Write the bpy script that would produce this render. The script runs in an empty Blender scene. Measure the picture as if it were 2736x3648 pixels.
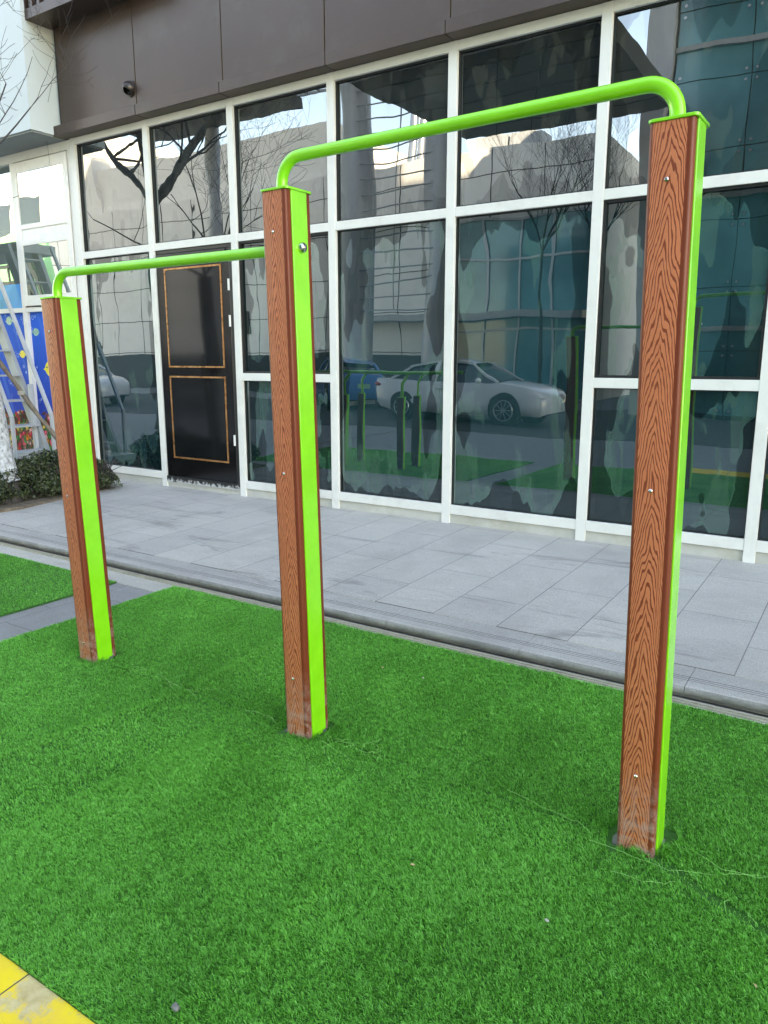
import bpy, math, random
import numpy as np
from mathutils import Vector, Matrix
random.seed(7); rng=np.random.default_rng(7)
R=math.radians; PI=math.pi
sc=bpy.context.scene; col=sc.collection

# ------------------------------------------------------------------ helpers
class MB:
    def __init__(s): s.v=[]; s.f=[]
    def add(s,vs,fs):
        o=len(s.v); s.v+= [tuple(v) for v in vs]; s.f+=[tuple(i+o for i in f) for f in fs]; return s
    def box(s,x0,x1,y0,y1,z0,z1):
        return s.add([(x0,y0,z0),(x1,y0,z0),(x1,y1,z0),(x0,y1,z0),(x0,y0,z1),(x1,y0,z1),(x1,y1,z1),(x0,y1,z1)],
                     [(0,3,2,1),(4,5,6,7),(0,1,5,4),(1,2,6,5),(2,3,7,6),(3,0,4,7)])
    def bar(s,a,b,w,h,up=(0,0,1)):
        a=Vector(a);b=Vector(b);d=(b-a).normalized();u=Vector(up)
        if abs(d.dot(u))>.98:u=Vector((0,1,0))
        r=d.cross(u).normalized()*w/2;u=r.cross(d).normalized()*h/2
        vs=[a-r-u,a+r-u,a+r+u,a-r+u,b-r-u,b+r-u,b+r+u,b-r+u]
        return s.add(vs,[(0,3,2,1),(4,5,6,7),(0,1,5,4),(1,2,6,5),(2,3,7,6),(3,0,4,7)])
    def tube(s,pts,rad,n=16,cap=True):
        pts=[Vector(p) for p in pts]; m=len(pts)
        if not hasattr(rad,'__len__'): rad=[rad]*m
        rings=[];prev=None
        for i,p in enumerate(pts):
            d=(pts[min(i+1,m-1)]-pts[max(i-1,0)])
            if d.length<1e-9:d=Vector((0,0,1))
            d.normalize()
            if prev is None:
                u=Vector((0,0,1)) if abs(d.z)<.9 else Vector((0,1,0))
            else: u=prev
            r=d.cross(u)
            if r.length<1e-6: r=d.cross(Vector((1,0,.3)))
            r.normalize();u=r.cross(d).normalized();prev=u
            rings.append([p+(r*math.cos(2*PI*k/n)+u*math.sin(2*PI*k/n))*rad[i] for k in range(n)])
        vs=[v for rr in rings for v in rr];fs=[]
        for i in range(m-1):
            for k in range(n):
                a=i*n+k;b=i*n+(k+1)%n;fs.append((a,b,b+n,a+n))
        if cap: fs.append(tuple(range(n))[::-1]);fs.append(tuple(range((m-1)*n,m*n)))
        return s.add(vs,fs)
    def prism(s,poly,z0,z1,axis='z'):
        n=len(poly)
        def P(p,z): return (p[0],p[1],z) if axis=='z' else ((p[0],z,p[1]) if axis=='y' else (z,p[0],p[1]))
        vs=[P(p,z0) for p in poly]+[P(p,z1) for p in poly]
        fs=[tuple(range(n))[::-1],tuple(range(n,2*n))]+[(i,(i+1)%n,(i+1)%n+n,i+n) for i in range(n)]
        return s.add(vs,fs)
    def ball(s,c,rx,ry,rz,n=14,m=9):
        vs=[];fs=[]
        for i in range(m+1):
            t=PI*i/m
            for k in range(n):
                p=2*PI*k/n;vs.append((c[0]+rx*math.sin(t)*math.cos(p),c[1]+ry*math.sin(t)*math.sin(p),c[2]+rz*math.cos(t)))
        for i in range(m):
            for k in range(n):
                a=i*n+k;b=i*n+(k+1)%n;fs.append((a,a+n,b+n,b))
        return s.add(vs,fs)
    def build(s,name,mat,parent=None,smooth=False,bevel=0,seg=2,**t):
        me=bpy.data.meshes.new(name);me.from_pydata(s.v,[],s.f);me.update()
        bm_fix(me)
        o=bpy.data.objects.new(name,me);col.objects.link(o)
        if mat: me.materials.append(mat)
        if parent: o.parent=parent
        if bevel:
            b=o.modifiers.new('bevel','BEVEL');b.width=bevel;b.segments=seg;b.limit_method='ANGLE';b.angle_limit=R(40)
        if smooth or bevel:
            for p in me.polygons:p.use_smooth=True
            try: me.set_sharp_from_angle(angle=R(40))
            except Exception: pass
        tag(o,**t); return o
def bm_fix(me):
    import bmesh
    b=bmesh.new();b.from_mesh(me);bmesh.ops.recalc_face_normals(b,faces=b.faces);b.to_mesh(me);b.free()
def tag(o,label=None,cat=None,group=None,kind=None):
    if label:o['label']=label
    if cat:o['category']=cat
    if group:o['group']=group
    if kind:o['kind']=kind
def empty(name,loc=(0,0,0),rz=0,**t):
    o=bpy.data.objects.new(name,None);col.objects.link(o);o.location=loc;o.rotation_euler=(0,0,rz);o.empty_display_size=.1
    tag(o,**t);return o
def box(x0,x1,y0,y1,z0,z1): return MB().box(x0,x1,y0,y1,z0,z1)

# ------------------------------------------------------------------ materials
class NT:
    def __init__(s,name):
        s.m=bpy.data.materials.new(name);s.m.use_nodes=True;s.t=s.m.node_tree;s.n=s.t.nodes;s.l=s.t.links
        s.b=s.n['Principled BSDF'];s.out=s.n['Material Output']
    def N(s,t,**k):
        x=s.n.new(t)
        for a,v in k.items():
            if a.startswith('i_'): x.inputs[a[2:].replace('_',' ')].default_value=v
            else: setattr(x,a,v)
        return x
    def L(s,a,b): s.l.new(a,b)
    def set(s,**k):
        for a,v in k.items():
            i=s.b.inputs[a.replace('_',' ')]
            if hasattr(v,'is_linked') or hasattr(v,'links'): s.L(v,i)
            else: i.default_value=v if not(isinstance(v,tuple) and len(v)==3) else (*v,1)
        return s
    def coord(s,kind='Object',scale=None,loc=None,obj=None):
        c=s.N('ShaderNodeTexCoord').outputs[kind]
        if scale or loc:
            m=s.N('ShaderNodeMapping');s.L(c,m.inputs[0])
            if scale:m.inputs['Scale'].default_value=scale
            if loc:m.inputs['Location'].default_value=loc
            c=m.outputs[0]
        return c
    def noise(s,vec,scale,detail=3,rough=.5,dist=0,out=0):
        x=s.N('ShaderNodeTexNoise');s.L(vec,x.inputs['Vector']);x.inputs['Scale'].default_value=scale
        x.inputs['Detail'].default_value=detail;x.inputs['Roughness'].default_value=rough;x.inputs['Distortion'].default_value=dist
        return x.outputs[out]
    def ramp(s,fac,*st,interp='LINEAR'):
        x=s.N('ShaderNodeValToRGB');s.L(fac,x.inputs[0]);e=x.color_ramp;e.interpolation=interp
        while len(e.elements)<len(st):e.elements.new(.5)
        for el,(p,c) in zip(e.elements,st):
            el.position=p;el.color=(*c,1) if isinstance(c,tuple) else (c,c,c,1)
        return x.outputs[0]
    def mix(s,f,a,b,mode='MIX'):
        x=s.N('ShaderNodeMix',data_type='RGBA',blend_type=mode)
        for v,i in((f,0),(a,6),(b,7)):
            if hasattr(v,'links'): s.L(v,x.inputs[i])
            elif isinstance(v,tuple): x.inputs[i].default_value=(*v,1)
            else: x.inputs[i].default_value=v
        return x.outputs[2]
    def math(s,op,a,b=0,c=0,clamp=False):
        x=s.N('ShaderNodeMath',operation=op,use_clamp=clamp)
        for i,v in enumerate((a,b,c)):
            if hasattr(v,'links'): s.L(v,x.inputs[i])
            else: x.inputs[i].default_value=v
        return x.outputs[0]
    def bump(s,h,strength=.3,dist=.01):
        x=s.N('ShaderNodeBump');x.inputs['Strength'].default_value=strength;x.inputs['Distance'].default_value=dist
        s.L(h,x.inputs['Height']);s.L(x.outputs[0],s.b.inputs['Normal']);return x.outputs[0]
    def sep(s,v):
        x=s.N('ShaderNodeSeparateXYZ');s.L(v,x.inputs[0]);return x.outputs
    def comb(s,a,b,c):
        x=s.N('ShaderNodeCombineXYZ')
        for i,v in enumerate((a,b,c)):
            if hasattr(v,'links'): s.L(v,x.inputs[i])
            else: x.inputs[i].default_value=v
        return x.outputs[0]

def plain(name,c,rough=.5,metal=0,var=.12,scale=6,bump=0,coat=0,dirt=None):
    t=NT(name);v=t.coord();n=t.noise(v,scale,5,.6)
    d=tuple(max(0,x*(1-var)) for x in c);l=tuple(min(1,x*(1+var)) for x in c)
    cc=t.ramp(n,(.3,d),(.7,l))
    if dirt:
        n2=t.noise(v,2.3,6,.7);cc=t.mix(t.ramp(n2,(.52,0),(.72,dirt[1])),cc,dirt[0])
    t.set(Base_Color=cc,Roughness=rough,Metallic=metal,Coat_Weight=coat)
    if bump:t.bump(t.noise(v,scale*25,3),bump,.002)
    return t.m

# lime powder coat
def lime():
    t=NT('lime_powder_coat');v=t.coord();n=t.noise(v,9,4,.6)
    t.set(Base_Color=t.ramp(n,(.3,(.165,.66,.026)),(.7,(.20,.75,.036))),Roughness=.24,Coat_Weight=.35)
    t.b.inputs['Coat Roughness'].default_value=.12
    t.bump(t.noise(v,900,2),.04,.0004);return t.m
# composite wood with embossed cathedral grain
def wood():
    t=NT('grained_composite_wood');v=t.coord();x,y,z=t.sep(v)
    rnd=t.N('ShaderNodeObjectInfo').outputs['Random']
    z=t.math('ADD',z,t.math('MULTIPLY',rnd,7.3))
    sv=t.comb(t.math('MULTIPLY',x,14),0,t.math('MULTIPLY',z,3.4))
    n1=t.noise(sv,1,2,.5); n1=t.math('SUBTRACT',n1,.5)
    sv2=t.comb(t.math('MULTIPLY',x,60),0,t.math('MULTIPLY',z,22))
    n2=t.math('SUBTRACT',t.noise(sv2,1,2,.5),.5)
    nz=t.noise(t.comb(0,0,t.math('MULTIPLY',z,3.0)),1,2); # wandering centre
    cx=t.math('ADD',.054,t.math('MULTIPLY',t.math('SUBTRACT',nz,.5),.030))
    u=t.math('ABSOLUTE',t.math('DIVIDE',t.math('SUBTRACT',x,cx),.053))
    g=t.math('ADD',t.math('MULTIPLY',u,.235),t.math('MULTIPLY',t.math('POWER',u,3),.09))
    f=t.math('ADD',z,g); n3=t.math('SUBTRACT',t.noise(t.comb(t.math('MULTIPLY',x,36),0,t.math('MULTIPLY',z,7.5)),1,1,.5),.5)
    jag=t.math('SUBTRACT',t.noise(t.comb(t.math('MULTIPLY',x,120),0,t.math('MULTIPLY',z,14)),1,1,.5),.5)
    f=t.math('ADD',f,t.math('MULTIPLY',n1,.19)); f=t.math('ADD',f,t.math('MULTIPLY',n3,.085));f=t.math('ADD',f,t.math('MULTIPLY',n2,.012));f=t.math('ADD',f,t.math('MULTIPLY',jag,.034))
    w=t.math('SINE',t.math('MULTIPLY',f,2*PI/.043))
    w=t.math('ADD',w,t.math('MULTIPLY',n2,1.1))
    fib=t.noise(t.comb(t.math('MULTIPLY',x,900),0,t.math('MULTIPLY',z,60)),1,2,.6)
    w=t.math('ADD',w,t.math('MULTIPLY',t.math('SUBTRACT',fib,.5),.9))
    m=t.ramp(w,(.02,0),(.34,1))   # 1 = raised pale, 0 = groove (w in -1..1 clipped at 0)
    m=t.ramp(t.math('MULTIPLY_ADD',w,.5,.5),(.22,0),(.32,1))
    # smooth border strips near the edges
    edge=t.math('GREATER_THAN',t.math('ABSOLUTE',t.math('SUBTRACT',x,.0530)),.0425)
    front=t.math('LESS_THAN',y,.006)
    flat=t.math('MAXIMUM',edge,t.math('SUBTRACT',1,front))
    pale=t.ramp(fib,(.3,(.60,.165,.074)),(.7,(.72,.235,.108)))
    big=t.noise(v,3,3); pale=t.mix(t.ramp(big,(.35,0),(.7,.45)),pale,(.56,.14,.06))
    c=t.mix(m,(.27,.050,.020),pale); c=t.mix(flat,c,(.20,.034,.013))
    # dusty scuffs at foot
    zz=t.sep(v)[2]; sc_=t.math('MULTIPLY',t.math('SUBTRACT',.30,zz),3.2,clamp=True)
    sc_=t.math('MULTIPLY',sc_,t.ramp(t.noise(v,26,5,.7),(.42,0),(.62,.8)))
    c=t.mix(sc_,c,(.50,.36,.33))
    t.set(Base_Color=c,Roughness=.42)
    t.b.inputs['Specular IOR Level'].default_value=.4
    t.bump(t.math('MAXIMUM',m,flat),.55,.0012);return t.m
def granite(name,base=(.44,.412,.385),tiles=True,dark=1.0,joint=(.4,.8),off=(.0,.0),nose=False):
    t=NT(name);v=t.coord();x,y,z=t.sep(v)
    sp=t.noise(v,330,2,.85);sp2=t.noise(v,95,3,.75)
    b=tuple(c*dark for c in base)
    c=t.ramp(sp,(.34,tuple(k*.38 for k in b)),(.5,b),(.66,tuple(min(1,k*1.7) for k in b)))
    c=t.mix(.35,c,t.ramp(sp2,(.35,tuple(k*.65 for k in b)),(.65,tuple(k*1.3 for k in b))))
    st=t.noise(v,1.1,6,.65,.6);c=t.mix(t.ramp(st,(.42,0),(.70,.55)),c,tuple(k*.6 for k in b))
    st2=t.noise(t.coord(scale=(1,2.6,1),loc=(3,1,0)),1.7,6,.7,.4);c=t.mix(t.ramp(st2,(.55,0),(.75,.35)),c,tuple(min(1,k*1.35) for k in b))
    dk=t.noise(t.coord(scale=(.7,3.2,1),loc=(9.3,2,0)),.9,5,.72,.9);c=t.mix(t.ramp(dk,(.58,0),(.68,.6)),c,tuple(k*.42 for k in b))
    sc1=t.noise(t.coord(scale=(3.5,14,1),loc=(1,5,0)),1.6,5,.75,.6);c=t.mix(t.ramp(sc1,(.66,0),(.70,.5)),c,tuple(min(1,k*1.6) for k in b))
    if tiles:
        br=t.N('ShaderNodeTexBrick');br.offset=.5;br.inputs['Scale'].default_value=1
        sw=t.comb(t.math('ADD',y,off[1]),t.math('ADD',x,off[0]),0)
        t.L(sw,br.inputs['Vector']);br.inputs['Brick Width'].default_value=joint[1];br.inputs['Row Height'].default_value=joint[0]
        br.inputs['Mortar Size'].default_value=.0026;br.inputs['Mortar Smooth'].default_value=.2
        br.inputs['Color1'].default_value=(.92,.92,.93,1);br.inputs['Color2'].default_value=(1.05,1.05,1.04,1);br.inputs['Bias'].default_value=0
        br.inputs['Mortar'].default_value=(.5,.5,.5,1)
        c=t.mix(1.0,c,br.outputs['Color'],'MULTIPLY')
        brk=t.ramp(t.noise(v,4,3),(.35,.15),(.6,.65))
        c=t.mix(t.math('MULTIPLY',br.outputs['Fac'],brk),c,(.07,.07,.07))
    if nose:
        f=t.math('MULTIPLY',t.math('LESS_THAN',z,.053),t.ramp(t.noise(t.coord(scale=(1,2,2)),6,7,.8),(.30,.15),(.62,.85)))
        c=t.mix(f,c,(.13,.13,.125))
    t.set(Base_Color=c,Roughness=.72)
    t.bump(sp2 if nose else sp,.5 if nose else .12,.004 if nose else .002);return t.m
def pane(name,tint=(.010,.030,.034),refl=.34,film=1.0,lo=0.42,seed=0,body=(.055,.085,.07),ior=1.9):
    """tinted window glass with patches of old adhesive film"""
    t=NT(name);v=t.coord('Object',loc=(seed*3.1,0,seed*1.7));uv=t.coord('UV');ux,uy,_=t.sep(uv)
    # distance to pane edge (in uv metres, uv scaled to metres; W,H stored in second attribute)
    at=t.N('ShaderNodeAttribute',attribute_name='edge_dist').outputs['Fac']
    sx=t.coord('Object',scale=(1.9,1,.55),loc=(seed,0,seed*2))
    n=t.noise(sx,2.6,1.2,.45,.5);n2=t.noise(v,8,1.0,.5,.3)
    e=t.math('MULTIPLY',at,-1.15)
    f=t.math('ADD',t.math('ADD',n,t.math('MULTIPLY',n2,.09)),e)     # high near the edges
    blob=t.ramp(f,(lo,0),(lo+.006,1))
    rim=t.math('SUBTRACT',t.ramp(f,(lo-.014,0),(lo-.006,1)),blob,clamp=True)
    n5=t.noise(t.coord('Object',scale=(2.2,1,.8),loc=(seed*2,0,seed)),2.4,2,.5,.5)
    patch=t.math('MULTIPLY',t.ramp(t.math('ADD',n5,t.math('MULTIPLY',at,-.35)),(.50,0),(.508,1)),t.math('SUBTRACT',1,blob))
    n3=t.noise(t.coord('Object',scale=(2.6,1,.32),loc=(seed*5,0,4)),2.1,3,.55,.4)
    streak=t.ramp(t.math('ADD',n3,t.math('MULTIPLY',at,-.5)),(.47,0),(.48,1))
    dust=t.noise(v,260,2,.8);sp=t.ramp(dust,(.66,0),(.74,1))
    c=t.mix(t.math('MULTIPLY',streak,.75*film),tint,body)
    c=t.mix(t.math('MULTIPLY',blob,.9*film),c,tuple(k*.35 for k in tint))
    c=t.mix(t.math('MULTIPLY',rim,.22*film),c,tuple(k*1.5 for k in body))
    c=t.mix(t.math('MULTIPLY',patch,.6*film),c,tuple(k*1.25 for k in body))
    c=t.mix(t.math('MULTIPLY',sp,.25),c,(.25,.28,.27))
    t.set(Base_Color=c,Roughness=.6);t.b.inputs['Specular IOR Level'].default_value=0
    gl=t.N('ShaderNodeBsdfGlossy');gl.inputs['Roughness'].default_value=.004;gl.inputs['Color'].default_value=(.86,.95,1,1)
    wav=t.noise(t.coord('Object',scale=(1,1,.6)),1.15,1,.4)
    wav2=t.noise(t.coord('Object',scale=(1,1,.5),loc=(4,0,7)),5.5,1,.4)
    hh=t.math('ADD',wav,t.math('MULTIPLY',wav2,.05))
    bp=t.N('ShaderNodeBump');bp.inputs['Strength'].default_value=.16;bp.inputs['Distance'].default_value=.035;t.L(hh,bp.inputs['Height']);t.L(bp.outputs[0],gl.inputs['Normal'])
    fr=t.N('ShaderNodeFresnel');fr.inputs['IOR'].default_value=ior
    fac=t.math('MULTIPLY_ADD',fr.outputs[0],1.0,refl)
    fac=t.math('MULTIPLY',fac,t.math('SUBTRACT',1.0,t.math('MULTIPLY',blob,.45*film)))
    fac=t.math('MULTIPLY',fac,t.math('SUBTRACT',1.0,t.math('MULTIPLY',streak,.18*film)),clamp=True)
    mx=t.N('ShaderNodeMixShader');t.L(fac,mx.inputs[0]);t.L(t.b.outputs[0],mx.inputs[1]);t.L(gl.outputs[0],mx.inputs[2])
    t.L(mx.outputs[0],t.out.inputs[0]);return t.m

M={}
M['lime']=lime();M['wood']=wood()
M['steel']=plain('stainless_steel',(.62,.62,.60),.22,1,.05,30)
M['alu']=plain('pale_aluminium_frame',(.75,.735,.70),.42,0,.04,3,dirt=((.42,.41,.38),.35))
M['gasket']=plain('black_rubber_gasket',(.012,.012,.012),.5)
M['plinth']=plain('pale_plinth',(.52,.51,.47),.7,0,.12,5,dirt=((.36,.31,.22),.5))
M['brown']=plain('brown_metal_cladding',(.064,.040,.032),.36,.2,.08,1.3,dirt=((.085,.072,.06),.6))
M['darkbrown']=plain('dark_brown_metal',(.045,.032,.03),.4,.2,.1,3)
M['black']=plain('glossy_black_board',(.006,.006,.007),.12,0,.2,2)
M['blackmatt']=plain('black_metal',(.012,.012,.013),.38)
M['seam']=plain('dark_joint',(.02,.017,.016),.7)
def copper():
    t=NT('copper_strip');v=t.coord();n=t.noise(v,14,4,.7,1.0)
    t.set(Base_Color=t.ramp(n,(.30,(.02,.012,.008)),(.42,(.42,.17,.06)),(.7,(.66,.34,.16))),Roughness=.32,Metallic=.55);return t.m
M['copper']=copper()
M['white_wall']=plain('white_render',(.80,.82,.82),.7,0,.03,1.5)
M['overhang']=plain('pale_render',(.54,.60,.61),.7,0,.04,1.5)
M['soffit']=plain('grey_soffit',(.22,.25,.25),.6,0,.08,1.5)
M['grey_steel']=plain('grey_painted_steel',(.34,.36,.37),.45,0,.1,4)
M['white_steel']=plain('white_painted_steel',(.40,.42,.44),.5,0,.08,4,dirt=((.3,.3,.29),.4))
M['hinge']=plain('white_hinge',(.75,.75,.73),.4)
M['pave']=granite('grey_granite_tiles',off=(.83,-.03))
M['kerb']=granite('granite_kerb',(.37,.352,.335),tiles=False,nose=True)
M['path']=granite('dark_granite_path',(.28,.27,.27),joint=(.3,.6),off=(.24,.1))
M['strip']=granite('pale_strip',(.46,.43,.39),tiles=False)
M['concrete']=plain('rough_concrete',(.17,.17,.15),.85,0,.25,30,bump=.4)
M['cream']=plain('cream_panel_wall',(.78,.75,.70),.7,0,.05,.7,dirt=((.52,.49,.46),.3))
M['green_wall']=plain('green_wall',(.20,.55,.26),.6,0,.06,.5)
M['column']=plain('pale_column',(.50,.51,.53),.35,0,.06,2)
M['darksoffit']=plain('dark_canopy_panel',(.085,.07,.062),.5,0,.15,.7)
M['teal']=None
def teal():
    t=NT('teal_curtain_glass');v=t.coord();n=t.noise(v,.5,3)
    t.set(Base_Color=t.ramp(n,(.35,(.03,.18,.22)),(.65,(.09,.36,.40))),Roughness=.12,Coat_Weight=.5)
    return t.m
M['teal']=teal()
M['bark']=plain('dark_bark',(.055,.047,.045),.85,0,.35,30,bump=.5)
M['pole']=plain('weathered_pole',(.16,.125,.10),.8,0,.4,18,bump=.5)
def white_bark():
    t=NT('whitewashed_bark');v=t.coord();n=t.noise(t.coord(scale=(1,1,.8)),26,6,.75)
    t.set(Base_Color=t.ramp(n,(.36,(.16,.15,.145)),(.52,(.50,.51,.53)),(.7,(.72,.73,.76))),Roughness=.85);t.bump(n,.7,.01);return t.m
M['whitebark']=white_bark()
M['soil']=plain('bare_soil',(.17,.13,.095),.95,0,.4,20,bump=.7)
M['asphalt']=plain('asphalt',(.06,.061,.064),.85,0,.25,60,bump=.3)
M['groundpave']=plain('grey_ground',(.24,.24,.245),.85,0,.15,8)
def leaf(name,c1,c2):
    t=NT(name);a=t.N('ShaderNodeAttribute',attribute_name='rnd').outputs['Fac']
    t.set(Base_Color=t.ramp(a,(0,c1),(.75,c2),(1,tuple(min(1,k*1.7) for k in c2))),Roughness=.5);return t.m
M['leaf']=leaf('hedge_leaf',(.014,.026,.012),(.055,.075,.028))
def turf_mat():
    t=NT('artificial_turf_fibre');a=t.N('ShaderNodeAttribute',attribute_name='rnd').outputs['Fac']
    g=t.N('ShaderNodeNewGeometry').outputs['Position'];n=t.noise(g,1.6,3,.6)
    c=t.ramp(a,(0,(.025,.155,.020)),(.45,(.125,.58,.095)),(.85,(.24,.80,.18)),(1,(.42,.86,.30)))
    c=t.mix(t.ramp(n,(.35,0),(.7,.25)),c,(.022,.19,.018))
    t.set(Base_Color=c,Roughness=.42);t.b.inputs['Specular IOR Level'].default_value=.35
    tr=t.N('ShaderNodeBsdfTranslucent');t.L(c,tr.inputs[0]);mx=t.N('ShaderNodeMixShader');mx.inputs[0].default_value=.35
    t.L(t.b.outputs[0],mx.inputs[1]);t.L(tr.outputs[0],mx.inputs[2]);t.L(mx.outputs[0],t.out.inputs[0]);return t.m
M['turf']=turf_mat()
M['turf_base']=plain('turf_backing',(.02,.13,.015),.9,0,.3,60)
def yellow():
    t=NT('worn_yellow_paint');v=t.coord()
    n=t.noise(v,5.5,7,.72,.4);n2=t.noise(v,17,5,.7)
    st=t.ramp(n2,(.3,(.36,.27,.13)),(.7,(.66,.55,.34)))
    ye=t.ramp(t.noise(v,8,4),(.35,(.78,.50,.06)),(.65,(.88,.62,.02)))
    y=t.sep(v)[1]
    # paint is worn away along the turf edge
    w=t.math('ADD',n,t.math('MULTIPLY',t.math('SUBTRACT',y,.80),1.5))
    c=t.mix(t.ramp(w,(.565,0),(.63,.85)),ye,st)
    x=t.sep(v)[0];j=t.math('LESS_THAN',t.math('ABSOLUTE',t.math('ADD',x,1.622)),.0022)
    c=t.mix(j,c,(.05,.045,.04))
    t.set(Base_Color=c,Roughness=.75);t.bump(n2,.2,.002);return t.m
M['yellow']=yellow()
M['carwhite']=plain('white_car_paint',(.78,.79,.82),.25,0,.01,1,coat=.8)
M['carblue']=plain('blue_car_paint',(.05,.22,.55),.25,0,.01,1,coat=.8)
M['carglass']=plain('dark_car_glass',(.02,.025,.03),.05,0,.1,1,coat=.5)
M['tyre']=plain('tyre_rubber',(.02,.02,.02),.8)
M['rim']=plain('alloy_rim',(.55,.56,.58),.3,.8,.05,8)
M['lampred']=plain('red_lamp',(.5,.02,.02),.2);M['lampclear']=plain('clear_lamp',(.7,.72,.75),.1)
M['plate']=plain('green_plate',(.25,.6,.38),.4)
M['litter']=plain('pale_litter',(.42,.40,.36),.8);M['stone']=plain('grey_pebble',(.17,.17,.17),.8,0,.4,60,bump=.5)
M['fibre']=plain('loose_turf_fibre',(.24,.62,.16),.5)

# ------------------------------------------------------------------ ground
G=dict(kind='structure')
box(-90,60,-60,40,-.30,-.012).build('ground',M['groundpave'],**G)
box(-90,60,-11.5,-3.0,-.10,-.006).build('road',M['asphalt'],**G)
box(-8.6,3.0,.55,3.392,-.05,-.0045).build('path',M['path'],**G)
box(-8.6,3.0,3.16,3.388,-.04,.001).build('pale_paving_strip',M['strip'],**G)
box(-2.3,-1.1,.30,.868,-.04,-.001).build('yellow_painted_strip',M['yellow'],**G)
# drain rails at the foot of the kerb
m=MB()
for y in (3.325,3.352): m.box(-8.6,3.0,y,y+.012,.0,.010)
m.build('channel_rails',plain('drain_rail',(.40,.37,.29),.6,.2,.15,20,dirt=((.1,.09,.07),.6)),**G)
KY=3.392
# kerb: bullnose stones
kn=MB();prof=[]
for k in range(9):
    a=R(-90+k*22.5);prof.append((KY+.022-.024*math.cos(a),.034+.024*math.sin(a)))
prof=[(KY+.45,.0),(KY+.02,.0),(KY+.02,.010)]+prof[1:]+[(KY+.18,.0595),(KY+.45,.0615)]
x=-8.6
while x<3.2:
    x1=min(x+.80,3.2);p2=[(p[0],p[1]) for p in prof]
    kn.prism(p2,x+.0012,x1-.0012,axis='x');x+=.80
kn.build('kerb',M['kerb'],smooth=True,**G)
# anti-slip grooves cut as dark thin lines in the kerb top
m=MB()
for y in (.075,.095,.115): m.box(-8.6,3.2,KY+y,KY+y+.0028,.05,.0588+(y-.075)*.016)
m.build('kerb_grooves',M['seam'],**G)
# pavement slopes gently up to the building
MB().add([(-14,KY+.24,-.05),(6,KY+.24,-.05),(6,5.9,-.05),(-14,5.9,-.05),(-14,KY+.24,.064),(6,KY+.24,.064),(6,5.9,.104),(-14,5.9,.104)],
   [(0,3,2,1),(4,5,6,7),(0,1,5,4),(1,2,6,5),(2,3,7,6),(3,0,4,7)]).build('pavement',M['pave'],**G)
box(-14,-8.6,-2.8,KY+.24,-.05,-.003).build('side_paving',M['groundpave'],**G)

# ------------------------------------------------------------------ turf
SEAM=[(-9,2.215),(-3.06,2.211),(-1.98,2.219),(-.55,2.200),(-.106,2.012),(.35,1.83),(1.2,1.55),(3.2,1.3)]
POSTS=[(-3.266,2.178,1.773),(-1.8806,2.156,2.079),(-.5426,2.159,2.098)]
PW=.113;PD=.139
def seam_y(x): return np.interp(x,[p[0] for p in SEAM],[p[1] for p in SEAM])
def vnoise(x,y,s,seed):
    r=np.random.default_rng(seed);t=r.random((64,64));x=x*s;y=y*s
    xi=np.floor(x).astype(int);yi=np.floor(y).astype(int);fx=x-xi;fy=y-yi;fx=fx*fx*(3-2*fx);fy=fy*fy*(3-2*fy)
    a=t[xi%64,yi%64];b=t[(xi+1)%64,yi%64];c=t[xi%64,(yi+1)%64];d=t[(xi+1)%64,(yi+1)%64]
    return (a*(1-fx)+b*fx)*(1-fy)+(c*(1-fx)+d*fx)*fy
def edge_poly(x0,x1,y0,y1):
    pts=[]
    def seg(a,b,n):
        for k in range(n):
            f=k/n;pts.append((a[0]+(b[0]-a[0])*f+random.uniform(-.003,.003),a[1]+(b[1]-a[1])*f+random.uniform(-.003,.003)))
    seg((x0,y0),(x1,y0),60);seg((x1,y0),(x1,y1),40);seg((x1,y1),(x0,y1),60);seg((x0,y1),(x0,y0),40)
    return pts
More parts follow.
